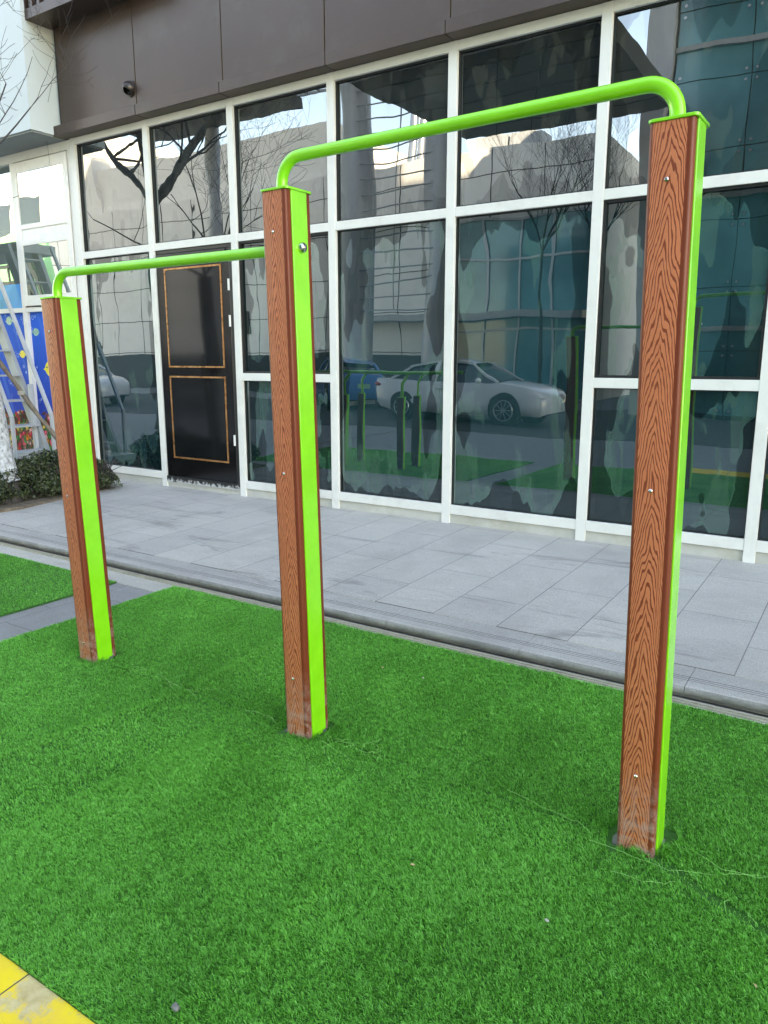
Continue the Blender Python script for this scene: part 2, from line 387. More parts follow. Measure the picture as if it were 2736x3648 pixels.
def turf(x0,x1,y0,y1,zones,label_name,holes=True):
    MB().prism(edge_poly(x0,x1,y0,y1),-.003,.0055).build(label_name+'_backing',M['turf_base'],kind='structure')
    P=[]
    for (a,b,c,d,dens) in zones:
        n=int((b-a)*(d-c)*dens);P.append(np.stack([rng.uniform(a,b,n),rng.uniform(c,d,n)],1))
    P=np.concatenate(P);x,y=P[:,0],P[:,1]
    dist=np.abs(y-seam_y(x)-.006*np.sin(x*9)-.004*np.sin(x*31))
    gapw=np.where(x>-.45,.026,.004)*(.5+vnoise(x,y,4,5)*1.2)*np.where(x>-.5,np.clip(1.1-np.abs(x+.3)*.6,.35,1.1),1)
    keep=(dist>gapw)|(rng.random(len(x))<.2)
    if holes:
        for i,(px,py,h) in enumerate(POSTS):
            inside=(x>px-.010)&(x<px+PW+.012)&(y>py-.004)&(y<py+PD+.006)
            # rough cut-out to the left of the post and behind it
            dx=np.maximum(np.maximum(px-x,x-px-PW),0);dy=np.maximum(np.maximum(py-y,y-py-PD),0)
            cut=(np.hypot(dx,dy)<(.014+.035*vnoise(x,y,22,11+i)))&((x<px+.01)|(x>px+PW-.01)&(y>py+.05))
            keep&=~(inside|cut)
    x=x[keep];y=y[keep];n=len(x)
    sd=np.abs(y-seam_y(x))
    ridge=np.exp(-(sd/.05)**2)*.007*np.where(x>-.5,1.5,.6)
    tuck=np.zeros(n)
    wrn=vnoise(x,y,1.3,3)
    z0=.003+ridge*.8+.004*wrn+.010*np.exp(-((x+2.62+.1*np.sin(y*2))/.04)**2)+.008*np.exp(-((x+1.25+.07*np.sin(y*3+1))/.035)**2)
    L=(.010+.0055*rng.random(n))*(.9+.25*vnoise(x,y,60,8))*(.8+.35*vnoise(x,y,3,9))
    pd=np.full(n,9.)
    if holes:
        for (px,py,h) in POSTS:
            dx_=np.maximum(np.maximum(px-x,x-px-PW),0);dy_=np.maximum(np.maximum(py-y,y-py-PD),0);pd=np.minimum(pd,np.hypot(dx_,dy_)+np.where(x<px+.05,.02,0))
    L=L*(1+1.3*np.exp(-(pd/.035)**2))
    # pile direction drifts slowly, with local tufts
    ang=R(235)+1.2*(vnoise(x,y,1.1,21)-.5)+2.6*(vnoise(x,y,90,22)-.5)+rng.normal(0,.9,n)
    lean=.30+.45*vnoise(x,y,80,23)+rng.normal(0,.20,n)
    w=.0009+.0006*rng.random(n)
    dx=np.cos(ang);dy=np.sin(ang);sa=rng.uniform(0,2*PI,n);sx=np.cos(sa)*w;sy=np.sin(sa)*w
    th=np.sin(lean);tz=np.cos(lean)
    v=np.empty((n,5,3));
    def S(k,a,px,pz):
        v[:,k,0]=x+dx*px+sx*a;v[:,k,1]=y+dy*px+sy*a;v[:,k,2]=z0+pz
    S(0,-1,0,0*L);S(1,1,0,0*L);m1=.45*L
    S(2,.9,th*m1*.55,np.maximum(tz*m1*1.15,.001));S(3,-.9,th*m1*.55,np.maximum(tz*m1*1.15,.001));S(4,0,th*L*1.05,np.maximum(tz*L*.95,.002))
    verts=v.reshape(-1,3)
    base=(np.arange(n)*5)[:,None]
    quad=base+np.array([0,1,2,3]);tri=base+np.array([3,2,4])
    me=bpy.data.meshes.new(label_name)
    me.vertices.add(n*5);me.vertices.foreach_set('co',verts.ravel())
    loops=np.concatenate([quad,tri],1).ravel();me.loops.add(n*7);me.loops.foreach_set('vertex_index',loops.astype(np.int32))
    me.polygons.add(n*2);ls=np.stack([np.arange(n)*7,np.arange(n)*7+4],1).ravel();me.polygons.foreach_set('loop_start',ls.astype(np.int32))
    me.update(calc_edges=True)
    rn=np.clip(.15+.55*rng.random(n)+.24*(vnoise(x,y,75,31)-.38)+.16*(vnoise(x,y,4,32)-.5)+.10*(vnoise(x+y*.6,y*.25,9,33)-.5)+.15*(rng.random(n)<.06),0,1)
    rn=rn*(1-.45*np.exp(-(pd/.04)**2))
    vr=np.repeat(rn,5).reshape(n,5);vr[:,0:2]*=.40;vr[:,4]=np.minimum(1,vr[:,4]*1.15+.04)  # roots darkened, tips lightened: shade between tufts put into the blade colour
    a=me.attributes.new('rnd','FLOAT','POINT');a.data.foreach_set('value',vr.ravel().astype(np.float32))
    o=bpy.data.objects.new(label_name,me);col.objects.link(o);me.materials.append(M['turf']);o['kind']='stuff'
    return o
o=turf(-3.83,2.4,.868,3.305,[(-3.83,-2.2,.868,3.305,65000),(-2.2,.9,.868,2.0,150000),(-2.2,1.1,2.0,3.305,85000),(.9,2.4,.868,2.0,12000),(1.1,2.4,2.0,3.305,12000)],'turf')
o['label']='bright green artificial grass carpet around the three posts';o['category']='artificial turf'
o=turf(-8.0,-4.245,.868,3.165,[(-8.0,-4.245,.868,3.165,26000)],'turf',holes=False)
o['label']='smaller artificial grass carpet beyond the dark tile path at far left';o['category']='artificial turf'
# loose fibres pulled out of the turf seam
def strand(pts,zs=.02):
    P=[];n=len(pts)
    for i in range(n-1):
        for k in range(6):
            f=k/6;P.append((pts[i][0]*(1-f)+pts[i+1][0]*f,pts[i][1]*(1-f)+pts[i+1][1]*f,zs+.006*math.sin(i+f*3)))
    return P
fibs=[f for f in [[(-.36,2.26),(-.24,2.20),(-.13,2.235),(.02,2.33)],[(-.62,2.13),(-.45,2.115),(-.36,2.12),(-.22,2.20),(-.05,2.31)],[(-.52,2.02),(-.42,2.02),(-.36,2.06),(-.33,2.10)],
 [(-2.75,2.25),(-2.62,2.21),(-2.5,2.20),(-2.38,2.17)],[(-2.6,2.24),(-2.52,2.2),(-2.45,2.22)],[(-1.72,2.17),(-1.6,2.13),(-1.5,2.11)],[(-1.66,2.2),(-1.55,2.21)],[(-.95,2.25),(-.8,2.21),(-.68,2.2),(-.6,2.16)],[(-2.95,2.24),(-2.85,2.26),(-2.8,2.2)],[(-2.15,2.2),(-2.02,2.21),(-1.95,2.18)]]]
m=MB()
for f in fibs: m.tube(strand(f,.017),.0006,4)
for k in range(26):
    x=random.choice([random.uniform(-3.1,-2.3),random.uniform(-1.8,-1.4),random.uniform(-.45,.1)]);y=float(seam_y(x))+random.uniform(-.05,.05);a=random.uniform(0,6.3);l=random.uniform(.03,.09)
    m.tube(strand([(x,y),(x+math.cos(a)*l*.5,y+math.sin(a)*l*.5),(x+math.cos(a+.5)*l,y+math.sin(a+.5)*l)],.017),.0006,4)
m.build('loose_fibres',M['fibre'],kind='stuff',label='loose pale green turf fibres lying along the carpet seam',cat='fibres')

# ------------------------------------------------------------------ horizontal bar station
st=empty('horizontal_bar',(-1.87,2.2,0),label='lime green horizontal bar set on three wood-clad posts standing in the turf',cat='pull-up bar')
OX,OY=-1.87,2.2
LEANX,LEANY=-.0137,-.0105
def rounded(x0,x1,y0,y1,r,corners=(1,1,1,1),n=5):
    pts=[];cs=[(x0+r,y0+r,180,corners[0]),(x1-r,y0+r,270,corners[1]),(x1-r,y1-r,0,corners[2]),(x0+r,y1-r,90,corners[3])]
    ex=[(x0,y0),(x1,y0),(x1,y1),(x0,y1)]
    for (cx,cy,a,on),e in zip(cs,ex):
        if not on: pts.append(e);continue
        for k in range(n+1):
            t=R(a+90*k/n);pts.append((cx+r*math.cos(t),cy+r*math.sin(t)))
    return pts
def shear(o):  # the whole row of posts leans very slightly
    o.matrix_local
def screw_mesh(x,y,z,r=.0058):
    m=MB();m.tube([(x,y,z),(x,y-.002,z),(x,y-.0045,z)],[r,r,r*.55],14);return m
for i,(px,py,h) in enumerate(POSTS):
    post=MB().box(.006,PW+.005,.026,.112,-.05,h-.001).build('post',M['lime'],st,bevel=.003)
    post.location=(px-OX,py-OY,0)
    # small lean, as photographed
    post.rotation_euler=(math.atan(-LEANY),math.atan(LEANX-(.0104,.0015,.003)[i]),0)
    w1=MB().prism(rounded(0,PW,0,.0265,.011,(1,1,0,0)),-.03,h-.004).build('wood_panel',M['wood'],post,smooth=True)
    wb=MB().prism(rounded(0,PW,0,.0265,.011,(1,1,0,0)),-.03,h-.004).build('wood_panel',M['wood'],post,smooth=True)
    wb.location=(PW,.139,0);wb.rotation_euler=(0,0,PI)
    MB().prism(rounded(-.004,PW+.009,-.004,.143,.014),h-.003,h+.0055).build('cap',M['lime'],post,smooth=True,bevel=.0015)
    zs=[(1.624,.85,.102),(1.939,1.077,.255),(1.954,1.138,.263)][i]
    for z in zs: screw_mesh(.050,0,z).build('screw',M['steel'],post,smooth=True)
    # weld bead and concrete footing patch
    MB().prism([(-.014,.006),(PW*.4,.01),(PW-.01,.03),(PW+.01,.11),(PW*.6,.145),(-.004,.12),(-.022,.04)],-.004,.0105).build('footing',M['concrete'],post)
def arc_pts(c,r,a0,a1,n=12): # in xz plane
    return [(c[0]+r*math.cos(R(a0+(a1-a0)*k/n)),c[1],c[2]+r*math.sin(R(a0+(a1-a0)*k/n))) for k in range(n+1)]
def lp(x,y,z): return (x-OX,y-OY,z)
YB=2.156+.069-.006
br=.085;rb=.0205
xl=-1.8766+.053-LEANX*0-.0285*1.7+.0;xl=-1.884;xr=-.528
zl,zr=2.200,2.214
p=[lp(xl,YB,2.06),lp(xl,YB,zl-br)]+[lp(*q) for q in arc_pts((xl+br,YB,zl-br),br,180,90)][1:]
p+= [lp(-1.2,YB,(zl+zr)/2)]+[lp(*q) for q in arc_pts((xr-br,YB,zr-br),br,90,0)]+[lp(xr,YB,2.07)]
MB().tube(p,rb,24).build('high_bar',M['lime'],st,smooth=True)
for xx,zz in((xl,2.0855),(xr,2.1045)):
    MB().tube([lp(xx,YB,zz-.004),lp(xx,YB,zz),lp(xx,YB,zz+.004)],[rb+.006,rb+.005,rb],20).build('weld_bead',M['lime'],st,smooth=True)
xa=-3.258;za=1.889
p=[lp(xa,YB,1.75),lp(xa,YB,za-br)]+[lp(*q) for q in arc_pts((xa+br,YB,za-br),br,180,90)][1:]+[lp(-2.4,YB,za+.0),lp(-1.83,YB,za)]
MB().tube(p,rb,24).build('low_bar',M['lime'],st,smooth=True)
MB().tube([lp(xa,YB,1.775),lp(xa,YB,1.780),lp(xa,YB,1.784)],[rb+.006,rb+.005,rb],20).build('weld_bead',M['lime'],st,smooth=True)
bx=-1.8806+PW+.005-.0155*1.889
MB().tube([lp(bx-.004,2.206,za),lp(bx+.006,2.206,za),lp(bx+.014,2.206,za),lp(bx+.019,2.206,za),lp(bx+.021,2.206,za)],[.0185,.0185,.0165,.011,.001],20).build('bolt_cap',M['steel'],st,smooth=True)

# low exercise frame on the far turf, seen mirrored in the windows
ef=empty('parallel_bars',(-5.9,2.3,0),label='low green parallel bars on posts, seen mirrored in the glass behind the middle post',cat='exercise bars')
for (x,y) in((-6.45,2.2),(-5.45,2.2),(-6.45,2.65),(-5.45,2.65)):
    MB().box(x+5.9-.05,x+5.9+.05,y-2.3-.03,y-2.3+.03,-.01,1.0).build('post',M['lime'],ef,bevel=.004)
    MB().box(x+5.9-.056,x+5.9+.056,y-2.3+.0305,y-2.3+.05,0,.99).build('wood_panel',M['wood'],ef)
for y in(2.2,2.65):
    MB().tube([(-1.0,y-2.3,1.30),(-.56,y-2.3,1.32),(.45,y-2.3,1.32),(1.1,y-2.3,1.32)],.02,12).build('rail',M['lime'],ef,smooth=True)
    MB().tube([(-.55,y-2.3,1.0),(-.55,y-2.3,1.18),(-.45,y-2.3,1.32)],.02,12).build('upright',M['lime'],ef,smooth=True)
    MB().tube([(.45,y-2.3,1.0),(.45,y-2.3,1.18),(.55,y-2.3,1.32)],.02,12).build('upright',M['lime'],ef,smooth=True)

# ------------------------------------------------------------------ brown building with window wall
FY=5.68;GY=FY+.052
MX=[-7.889,-6.6877,-5.4929,-4.3007,-3.1076,-1.9058,-.6948,.5,1.69,2.88,4.07]
MWD=.078
B=empty('shop_building',(0,FY,0),label='brown clad building with pale framed window wall along the pavement',cat='building')
def bb(m,name,mat,**k):
    o=m.build(name,mat,B,**k); o.location=(0,-FY,0); return o
def uvpane(name,mat,x0,x1,z0,z1,y,parent,th=.012,off=(0,0,0)):
    # subdivided pane with an edge-distance attribute for the film pattern
    nx,nz=9,9;vs=[];at=[]
    for j in range(nz+1):
        for i in range(nx+1):
            x=x0+(x1-x0)*i/nx;z=z0+(z1-z0)*j/nz
            vs.append((x,y,z));at.append(min(x-x0,x1-x,(z-z0)*.8,(z1-z)*.8))
    fs=[(j*(nx+1)+i,j*(nx+1)+i+1,(j+1)*(nx+1)+i+1,(j+1)*(nx+1)+i) for j in range(nz) for i in range(nx)]
    k=len(vs);vs+=[(x0,y+th,z0),(x1,y+th,z0),(x1,y+th,z1),(x0,y+th,z1)];at+=[0]*4
    c0,c1,c2,c3=0,nx,(nz+1)*(nx+1)-1,nz*(nx+1)
    fs+=[(k,k+3,k+2,k+1)]
    me=bpy.data.meshes.new(name);me.from_pydata(vs,[],fs);me.update()
    a=me.attributes.new('edge_dist','FLOAT','POINT');a.data.foreach_set('value',at)
    o=bpy.data.objects.new(name,me);col.objects.link(o);me.materials.append(mat);o.parent=parent;o.location=off
    return o
zH,zT1a,zT1b,zT2a,zT2b,zS=3.836,2.693,2.620,1.361,1.287,.261
zHt=3.907
bb(box(-7.95,26,5.80,22,.02,30.0),'wall',M['darkbrown'])
bb(box(-7.94,10,5.81,21.9,30.0,35.0),'shade_tower',M['darkbrown'])  # unseen taller block, added to cast shade on the cream building opposite
PN={}
def getpane(kind,seed):
    if kind=='up': return pane('window_glass_upper',refl=.09,film=.35,lo=.56,seed=seed,tint=(.012,.018,.018),body=(.07,.08,.07))
    if kind=='up2': return pane('window_glass_upper_film',refl=.15,film=.6,lo=.46,seed=seed,tint=(.014,.020,.020),body=(.06,.065,.05))
    return pane('window_glass_lower',refl=.09,film=1,lo=.43,seed=seed,tint=(.007,.036,.041),body=(.030,.078,.062))
def frame_gasket(x0,x1,z0,z1,yf,name='gasket',t=.012,parent=None):
    m=MB()
    m.box(x0,x1,yf,GY,z0,z0+t);m.box(x0,x1,yf,GY,z1-t,z1);m.box(x0,x0+t,yf,GY,z0+t,z1-t);m.box(x1-t,x1,yf,GY,z0+t,z1-t)
    return bb(m,name,M['gasket'])
for i in range(len(MX)):
    bb(box(MX[i],MX[i]+MWD,FY,GY+.03,.085,zHt),'mullion',M['alu'],bevel=.003)
    if i==len(MX)-1: break
    x0,x1=MX[i]+MWD,MX[i+1]
    bb(box(x0,x1,FY+.003,GY+.03,zH,zHt-.001),'header',M['alu'],bevel=.002)
    bb(box(x0,x1,FY+.004,GY+.03,zT1b,zT1a),'transom',M['alu'],bevel=.002)
    upk='up2' if i in(4,5,6) else 'up'
    frame_gasket(x0,x1,zT1a,zH,GY-.022)
    uvpane('window_pane',getpane(upk,i),x0+.004,x1-.004,zT1a+.004,zH-.004,GY,B,off=(0,-FY,0))
    if i==1: continue
    bb(box(x0,x1,FY+.004,GY+.03,zS-.078,zS),'sill',M['alu'],bevel=.002)
    bb(box(x0,x1,FY+.022,GY+.03,.085,zS-.0785),'plinth',M['plinth'])
    if i in(2,5,8):
        bb(box(x0,x1,FY+.004,GY+.03,zT2b,zT2a),'transom',M['alu'],bevel=.002)
        frame_gasket(x0,x1,zT2a,zT1b,GY-.030,t=.020)
        uvpane('window_pane',getpane('lo',i+20),x0+.004,x1-.004,zT2a+.004,zT1b-.004,GY,B,off=(0,-FY,0))
        frame_gasket(x0,x1,zS,zT2b,GY-.018,t=.008)
        uvpane('window_pane',getpane('lo',i+40),x0+.004,x1-.004,zS+.004,zT2b-.004,GY,B,off=(0,-FY,0))
    else:
        frame_gasket(x0,x1,zS,zT1b,GY-.018,t=.008)
        uvpane('window_pane',getpane('lo',i+60),x0+.004,x1-.004,zS+.004,zT1b-.004,GY,B,off=(0,-FY,0))
# door in the second bay
x0,x1=MX[1]+MWD,MX[2]
door=MB().box(x0+.012,x1-.05,FY+.012,FY+.05,.225,2.575).build('door',M['black'],B,bevel=.003);door.location=(0,-FY,0)
def dd(m,name,mat,**k): return m.build(name,mat,door,**k)
m=MB();m.box(x0,x1,FY+.02,GY+.02,2.58,2.619);m.box(x1-.048,x1,FY+.006,GY+.02,.19,2.58);m.box(x0,x0+.010,FY+.02,GY+.02,.19,2.58)
dd(m,'frame',M['blackmatt'],bevel=.003)
dd(box(x0+.03,x1-.09,FY-.004,FY+.0115,2.535,2.572),'door_closer_rail',M['blackmatt'],bevel=.003)
def ringframe(a,b,c,d,t,y0,y1):
    m=MB();m.box(a,b,y0,y1,c,c+t);m.box(a,b,y0,y1,d-t,d);m.box(a,a+t,y0+.0004,y1,c+t,d-t);m.box(b-t,b,y0+.0004,y1,c+t,d-t);return m
dd(ringframe(-6.480,-5.650,1.411,2.43,.017,FY+.004,FY+.0115),'copper_trim',M['copper'])
dd(ringframe(-6.480,-5.648,.430,1.322,.017,FY+.004,FY+.0115),'copper_trim',M['copper'])
dd(box(-6.456,-5.674,FY+.006,FY+.0115,1.435,2.406),'upper_panel',plain('smoked_black_panel',(.014,.015,.016),.07,0,.3,1.3))
dd(box(-6.456,-5.672,FY+.006,FY+.0115,.454,1.298),'lower_panel',plain('dark_black_panel',(.007,.008,.009),.10,0,.3,2))
for z in (2.17,1.82,.62): dd(MB().tube([(x1-.052,FY,z),(x1-.052,FY,z+.11)],.011,10),'hinge',M['hinge'],smooth=True)
t=NT('charred_threshold');v=t.coord();n=t.noise(v,22,6,.75);zz=t.sep(v)[2]
f=t.math('ADD',n,t.math('MULTIPLY',t.math('SUBTRACT',.19,zz),3.4))
t.set(Base_Color=t.ramp(f,(.50,(.012,.012,.012)),(.60,(.5,.5,.49))),Roughness=.8)
bb(box(x0,x1,FY+.002,GY+.03,.155,.222),'threshold',t.m)
bb(box(x0,x1,FY+.018,GY+.03,.085,.1545),'plinth',M['plinth'])
# ledge and cladding
LY=5.535
LJ=[-8.02,-6.60,-5.43,-4.20,-3.06,-1.86,-.66,.54,1.74,2.94,4.2]
for a,b in zip(LJ[:-1],LJ[1:]):
    bb(box(a+.004,b-.004,LY,FY+.10,zHt+.001,4.008),'ledge',M['brown'],bevel=.003)
bb(box(-8.015,4.2,LY+.012,FY+.10,zHt+.006,4.0),'ledge_joint',M['seam'])
CJ=[-7.90,-6.645,-5.44,-4.25,-3.05,-1.85,-.65,.55,1.75,2.95,4.2]
for a,b in zip(CJ[:-1],CJ[1:]):
    bb(box(a+.005,b-.005,5.60,5.72,4.0085,5.9),'cladding_panel',M['brown'],bevel=.004)
bb(box(-7.93,4.2,5.614,5.74,4.008,5.95),'cladding_joint',M['seam'])
# louvred box above
gx0,gx1=-8.0,-6.3
m=MB();m.box(gx0,gx1,5.30,5.60,5.0,5.05);m.box(gx0,gx1,5.30,5.345,5.05,5.10);
bb(box(gx0,gx1,5.30,5.598,4.985,5.085),'louvre_box_rail',M['brown'],bevel=.004)
for k in range(14):
    xx=gx0+.02+k*.125
    bb(box(xx,xx+.045,5.302,5.345,5.085,5.8),'louvre_slat',M['brown'])
bb(box(gx0,gx1,5.42,5.598,5.085,5.8),'louvre_back',M['darkbrown'])
bb(box(gx1+.001,4.2,5.42,5.598,5.75,6.1),'upper_fascia',M['brown'])
# vent cowl
vc=MB()
for k in range(1):
    vc.tube([(-6.725,5.60,4.19),(-6.725,5.585,4.19)],[.078,.078],24)
n=20;rings=[]
for j in range(7):
    a=R(90*j/6)
    rings.append([(-6.725+.066*math.cos(a)*math.cos(2*PI*k/n), 5.585-.072*math.sin(a), 4.19+.066*math.cos(a)*math.sin(2*PI*k/n)) for k in range(n)])
vs=[q for r_ in rings for q in r_];fs=[]
for j in range(6):
    for k in range(n):
        # leave the lower side of the hood open
        if j>=1 and n*0.60<k<n*0.90: continue
        a=j*n+k;b=j*n+(k+1)%n;fs.append((a,b,b+n,a+n))
vc.add(vs,fs)
o=bb(vc,'vent_cowl',plain('dark_metal_cowl',(.055,.045,.042),.3,.5,.2,8),smooth=True)
MB().tube([(-6.725,5.584,4.17),(-6.725,5.575,4.17)],[.04,.04],16).build('vent_mouth',M['gasket'],o,smooth=True)

# ------------------------------------------------------------------ white building at the left
W=empty('white_building',(-8.0,FY,0),label='white building with overhanging upper storey and sea mural windows at far left',cat='building')
def wb_(m,name,mat,parent=None,**k):
    o=m.build(name,mat,parent or W,**k)
    if not parent:o.location=(8.0,-FY,0)
    return o
wb_(box(-22,-7.952,5.26,5.79,3.919,9),'upper_storey',M['overhang'])
wb_(box(-22,-7.955,5.80,16,0,9),'wall',M['white_wall'])
wb_(box(-21.9,-7.97,5.28,5.79,3.900,3.9185),'soffit',M['soffit'])
wb_(box(-22,-7.895,FY+.004,GY+.03,3.80,3.899),'header',M['alu'],bevel=.002)
# frame
for xx in(-9.085,-10.4): wb_(box(xx,xx+.075,FY,GY+.03,.34,3.80),'mullion',M['alu'],bevel=.003)
wb_(box(-7.96,-7.892,FY+.002,GY+.03,.09,3.80),'mullion',M['alu'],bevel=.003)
for a,b in((-9.01,-7.961),(-10.32,-9.086),(-13,-10.41)):
    wb_(box(a,b,FY+.004,GY+.03,2.07,2.125),'transom',M['alu'],bevel=.002)
# opening sash
a,b=-9.005,-7.966
sash=wb_(ringframe(a,b,2.135,3.79,.0,FY-.02,FY+.0),'sash',M['alu']) if False else None
m=MB();m.box(a,a+.07,FY-.018,FY+.0035,2.14,3.785);m.box(b-.07,b,FY-.018,FY+.0035,2.14,3.785)
m.box(a+.07,b-.07,FY-.0175,FY+.0035,3.665,3.785);m.box(a+.07,b-.07,FY-.0175,FY+.0035,2.14,2.262);m.box(a+.07,b-.07,FY-.0175,FY+.0035,2.845,2.90);m.box(a+.07,b-.07,FY-.0175,FY+.0035,3.03,3.085)
sash=wb_(m,'sash',M['alu'],bevel=.003)
MB().box(a+.07,b-.07,FY-.006,FY+.003,2.90,3.03).build('white_board',M['hinge'],sash)
gl_l=pane('bright_window_glass',refl=.26,film=.12,lo=.62,seed=90,tint=(.10,.13,.10),body=(.2,.24,.18))
def wpane(x0,x1,z0,z1,y,parent,mat=gl_l,name='window_pane',off=(8.0,-FY,0)): return uvpane(name,mat,x0,x1,z0,z1,y,parent,th=.006,off=off)
wpane(a+.07,b-.07,3.085,3.665,FY-.008,sash,off=(0,0,0));wpane(a+.07,b-.07,2.262,2.845,FY-.008,sash,off=(0,0,0))
for z in(3.42,3.30,2.42): MB().tube([(b+.004,FY-.016,z),(b+.004,FY-.016,z+.10)],.011,10).build('hinge',M['hinge'],sash,smooth=True)
wpane(-10.32,-9.09,2.13,3.795,GY,W);wpane(-13,-10.41,2.13,3.795,GY,W)
wb_(box(-10.32,-9.09,GY-.004,GY-.0005,2.13,2.42),'blue_film',plain('sky_blue_film',(.03,.30,.72),.15,0,.25,3))
# mural below
def mural():
    t=NT('sea_mural_print');v=t.coord();x,y,z=t.sep(v)
    zb=t.ramp(t.math('MULTIPLY',z,.5),(.15,(.005,.03,.20)),(.45,(.006,.06,.42)),(.95,(.008,.14,.66)))
    # light shafts
    ang=t.math('ADD',t.math('MULTIPLY',x,3.2),t.math('MULTIPLY',z,1.1))
    sh=t.noise(t.comb(ang,0,0),2.2,1);zb=t.mix(t.ramp(sh,(.55,0),(.70,.30)),zb,(.10,.32,.80))
    # bubbles
    vo=t.N('ShaderNodeTexVoronoi');vo.inputs['Scale'].default_value=11;t.L(v,vo.inputs['Vector'])
    d=vo.outputs['Distance'];ring=t.math('MULTIPLY',t.ramp(d,(.20,0),(.24,1)),t.ramp(d,(.27,1),(.31,0)))
    few=t.ramp(t.noise(v,2.3,1),(.50,0),(.56,1));zb=t.mix(t.math('MULTIPLY',t.math('MULTIPLY',ring,few),.55),zb,(.55,.75,.95))
    # coral reef
    vc=t.N('ShaderNodeTexVoronoi');vc.inputs['Scale'].default_value=15;dv=t.noise(v,9,3,.6,0,1)
    wv=t.N('ShaderNodeVectorMath',operation='MULTIPLY_ADD');t.L(dv,wv.inputs[0]);wv.inputs[1].default_value=(.22,.22,.22);t.L(v,wv.inputs[2]);t.L(wv.outputs[0],vc.inputs['Vector'])
    hs=t.sep(vc.outputs['Color'])[0]
    cc=t.ramp(hs,(0,(.55,.02,.05)),(.18,(.85,.45,.42)),(.34,(.02,.22,.05)),(.5,(.75,.22,.02)),(.62,(.10,.01,.015)),(.75,(.80,.10,.16)),(.88,(.75,.55,.12)),interp='CONSTANT')
    cc=t.mix(t.ramp(vc.outputs['Distance'],(.30,0),(.62,.85)),cc,(.015,.04,.02))
    cc=t.mix(.35,cc,t.ramp(t.noise(v,60,3),(.4,(.02,.02,.02)),(.6,(.9,.8,.7))),'OVERLAY')
    n=t.noise(v,3.5,4,.6);top=t.math('ADD',t.math('MULTIPLY',n,.75),.45)
    m_=t.math('LESS_THAN',z,top)
    t.set(Base_Color=t.mix(m_,zb,cc),Roughness=.75);t.b.inputs['Specular IOR Level'].default_value=.15;return t.m
MM=mural()
mur1=wb_(box(-9.01,-7.961,GY-.004,GY+.01,.10,2.069),'mural_panel',MM)
mur2=wb_(box(-10.32,-9.09,GY-.004,GY+.01,.10,2.069),'mural_panel',MM)
M['fishy']=plain('yellow_fish_print',(.85,.68,.02),.5,0,.12,20);M['fishd']=plain('dark_fish_print',(.03,.03,.03),.5)
M['fishp']=plain('pale_teal_fish_print',(.30,.55,.42),.5,0,.3,25)
def fish(parent,cx,cz,L,flip=1,mat=None,face=True):
    y=GY-.0045;pts=[]
    for k in range(20):
        a=2*PI*k/20;pts.append((cx+L*.36*math.cos(a),cz+L*.30*math.sin(a)*(1-.15*math.cos(a)*flip)))
    MB().prism(pts,y-.001,y,axis='y').build('fish',mat or M['fishy'],parent)
    s=flip
    MB().prism([(cx-s*L*.34,cz+L*.04),(cx-s*L*.52,cz+L*.15),(cx-s*L*.50,cz-L*.14),(cx-s*L*.34,cz-L*.04)],y-.001,y,axis='y').build('fish_tail',mat or M['fishy'],parent)
    MB().prism([(cx+s*L*.33,cz+L*.05),(cx+s*L*.46,cz-L*.02),(cx+s*L*.33,cz-L*.07)],y-.0012,y,axis='y').build('fish_snout',mat or M['fishy'],parent)
    if face: MB().prism([(cx+s*L*.24+L*.035*math.cos(a/10*2*PI),cz+L*.05+L*.035*math.sin(a/10*2*PI)) for a in range(10)],y-.002,y-.0011,axis='y').build('fish_eye',M['fishd'],parent)
fish(mur1,-8.66,1.38,.36,-1);fish(mur2,-9.25,1.56,.16,-1);fish(mur1,-8.91,1.83,.16,1,M['fishp']);fish(mur2,-9.48,1.98,.18,-1,M['fishp'])
wb_(box(-13,-7.96,5.62,5.795,.09,.30),'base_step',M['grey_steel'])

# metal stairs in front of the mural
S=empty('metal_staircase',(-8.4,4.9,0),label='grey metal staircase climbing left in front of the sea mural',cat='staircase')
def ss(m,name,mat,**k):
    o=m.build(name,mat,S,**k);o.location=(8.4,-4.9,0);return o
A=(-8.45,.27);Bv=(-9.80,2.95)
for y in(4.98,5.48):
    ss(MB().bar((-8.335,y-.02,.837),(-9.42,y-.02,2.96),.035,.035),'handrail',M['white_steel'])
    ss(MB().bar((-8.335,y-.02,.837),(-8.335,y-.02,.25),.035,.035),'handrail_post',M['white_steel'])
    ss(MB().bar((A[0],y,A[1]-.1),(Bv[0],y,Bv[1]),.05,.14),'stringer',M['grey_steel'])
for k in range(9):
    f=(k+.5)/9;x=A[0]+(Bv[0]-A[0])*f;z=A[1]+(Bv[1]-A[1])*f
    ss(box(x-.14,x+.10,5.005,5.455,z-.02,z),'tread',M['grey_steel'])
ss(box(-12,-9.66,4.72,5.42,2.88,3.0),'landing',M['grey_steel'])
ss(box(-9.2,-8.15,4.95,5.50,.20,.28),'landing',M['grey_steel'])
for (x,z0,z1) in((-8.66,.34,1.2),): ss(MB().bar((x,5.44,z0),(x-.02,5.44,z1),.05,.05),'stanchion',M['white_steel'])
for x in(-9.12,-8.23):
    for y in (5.0,5.42): ss(box(x-.03,x+.03,y-.03,y+.03,.05,.20),'leg',M['grey_steel'])

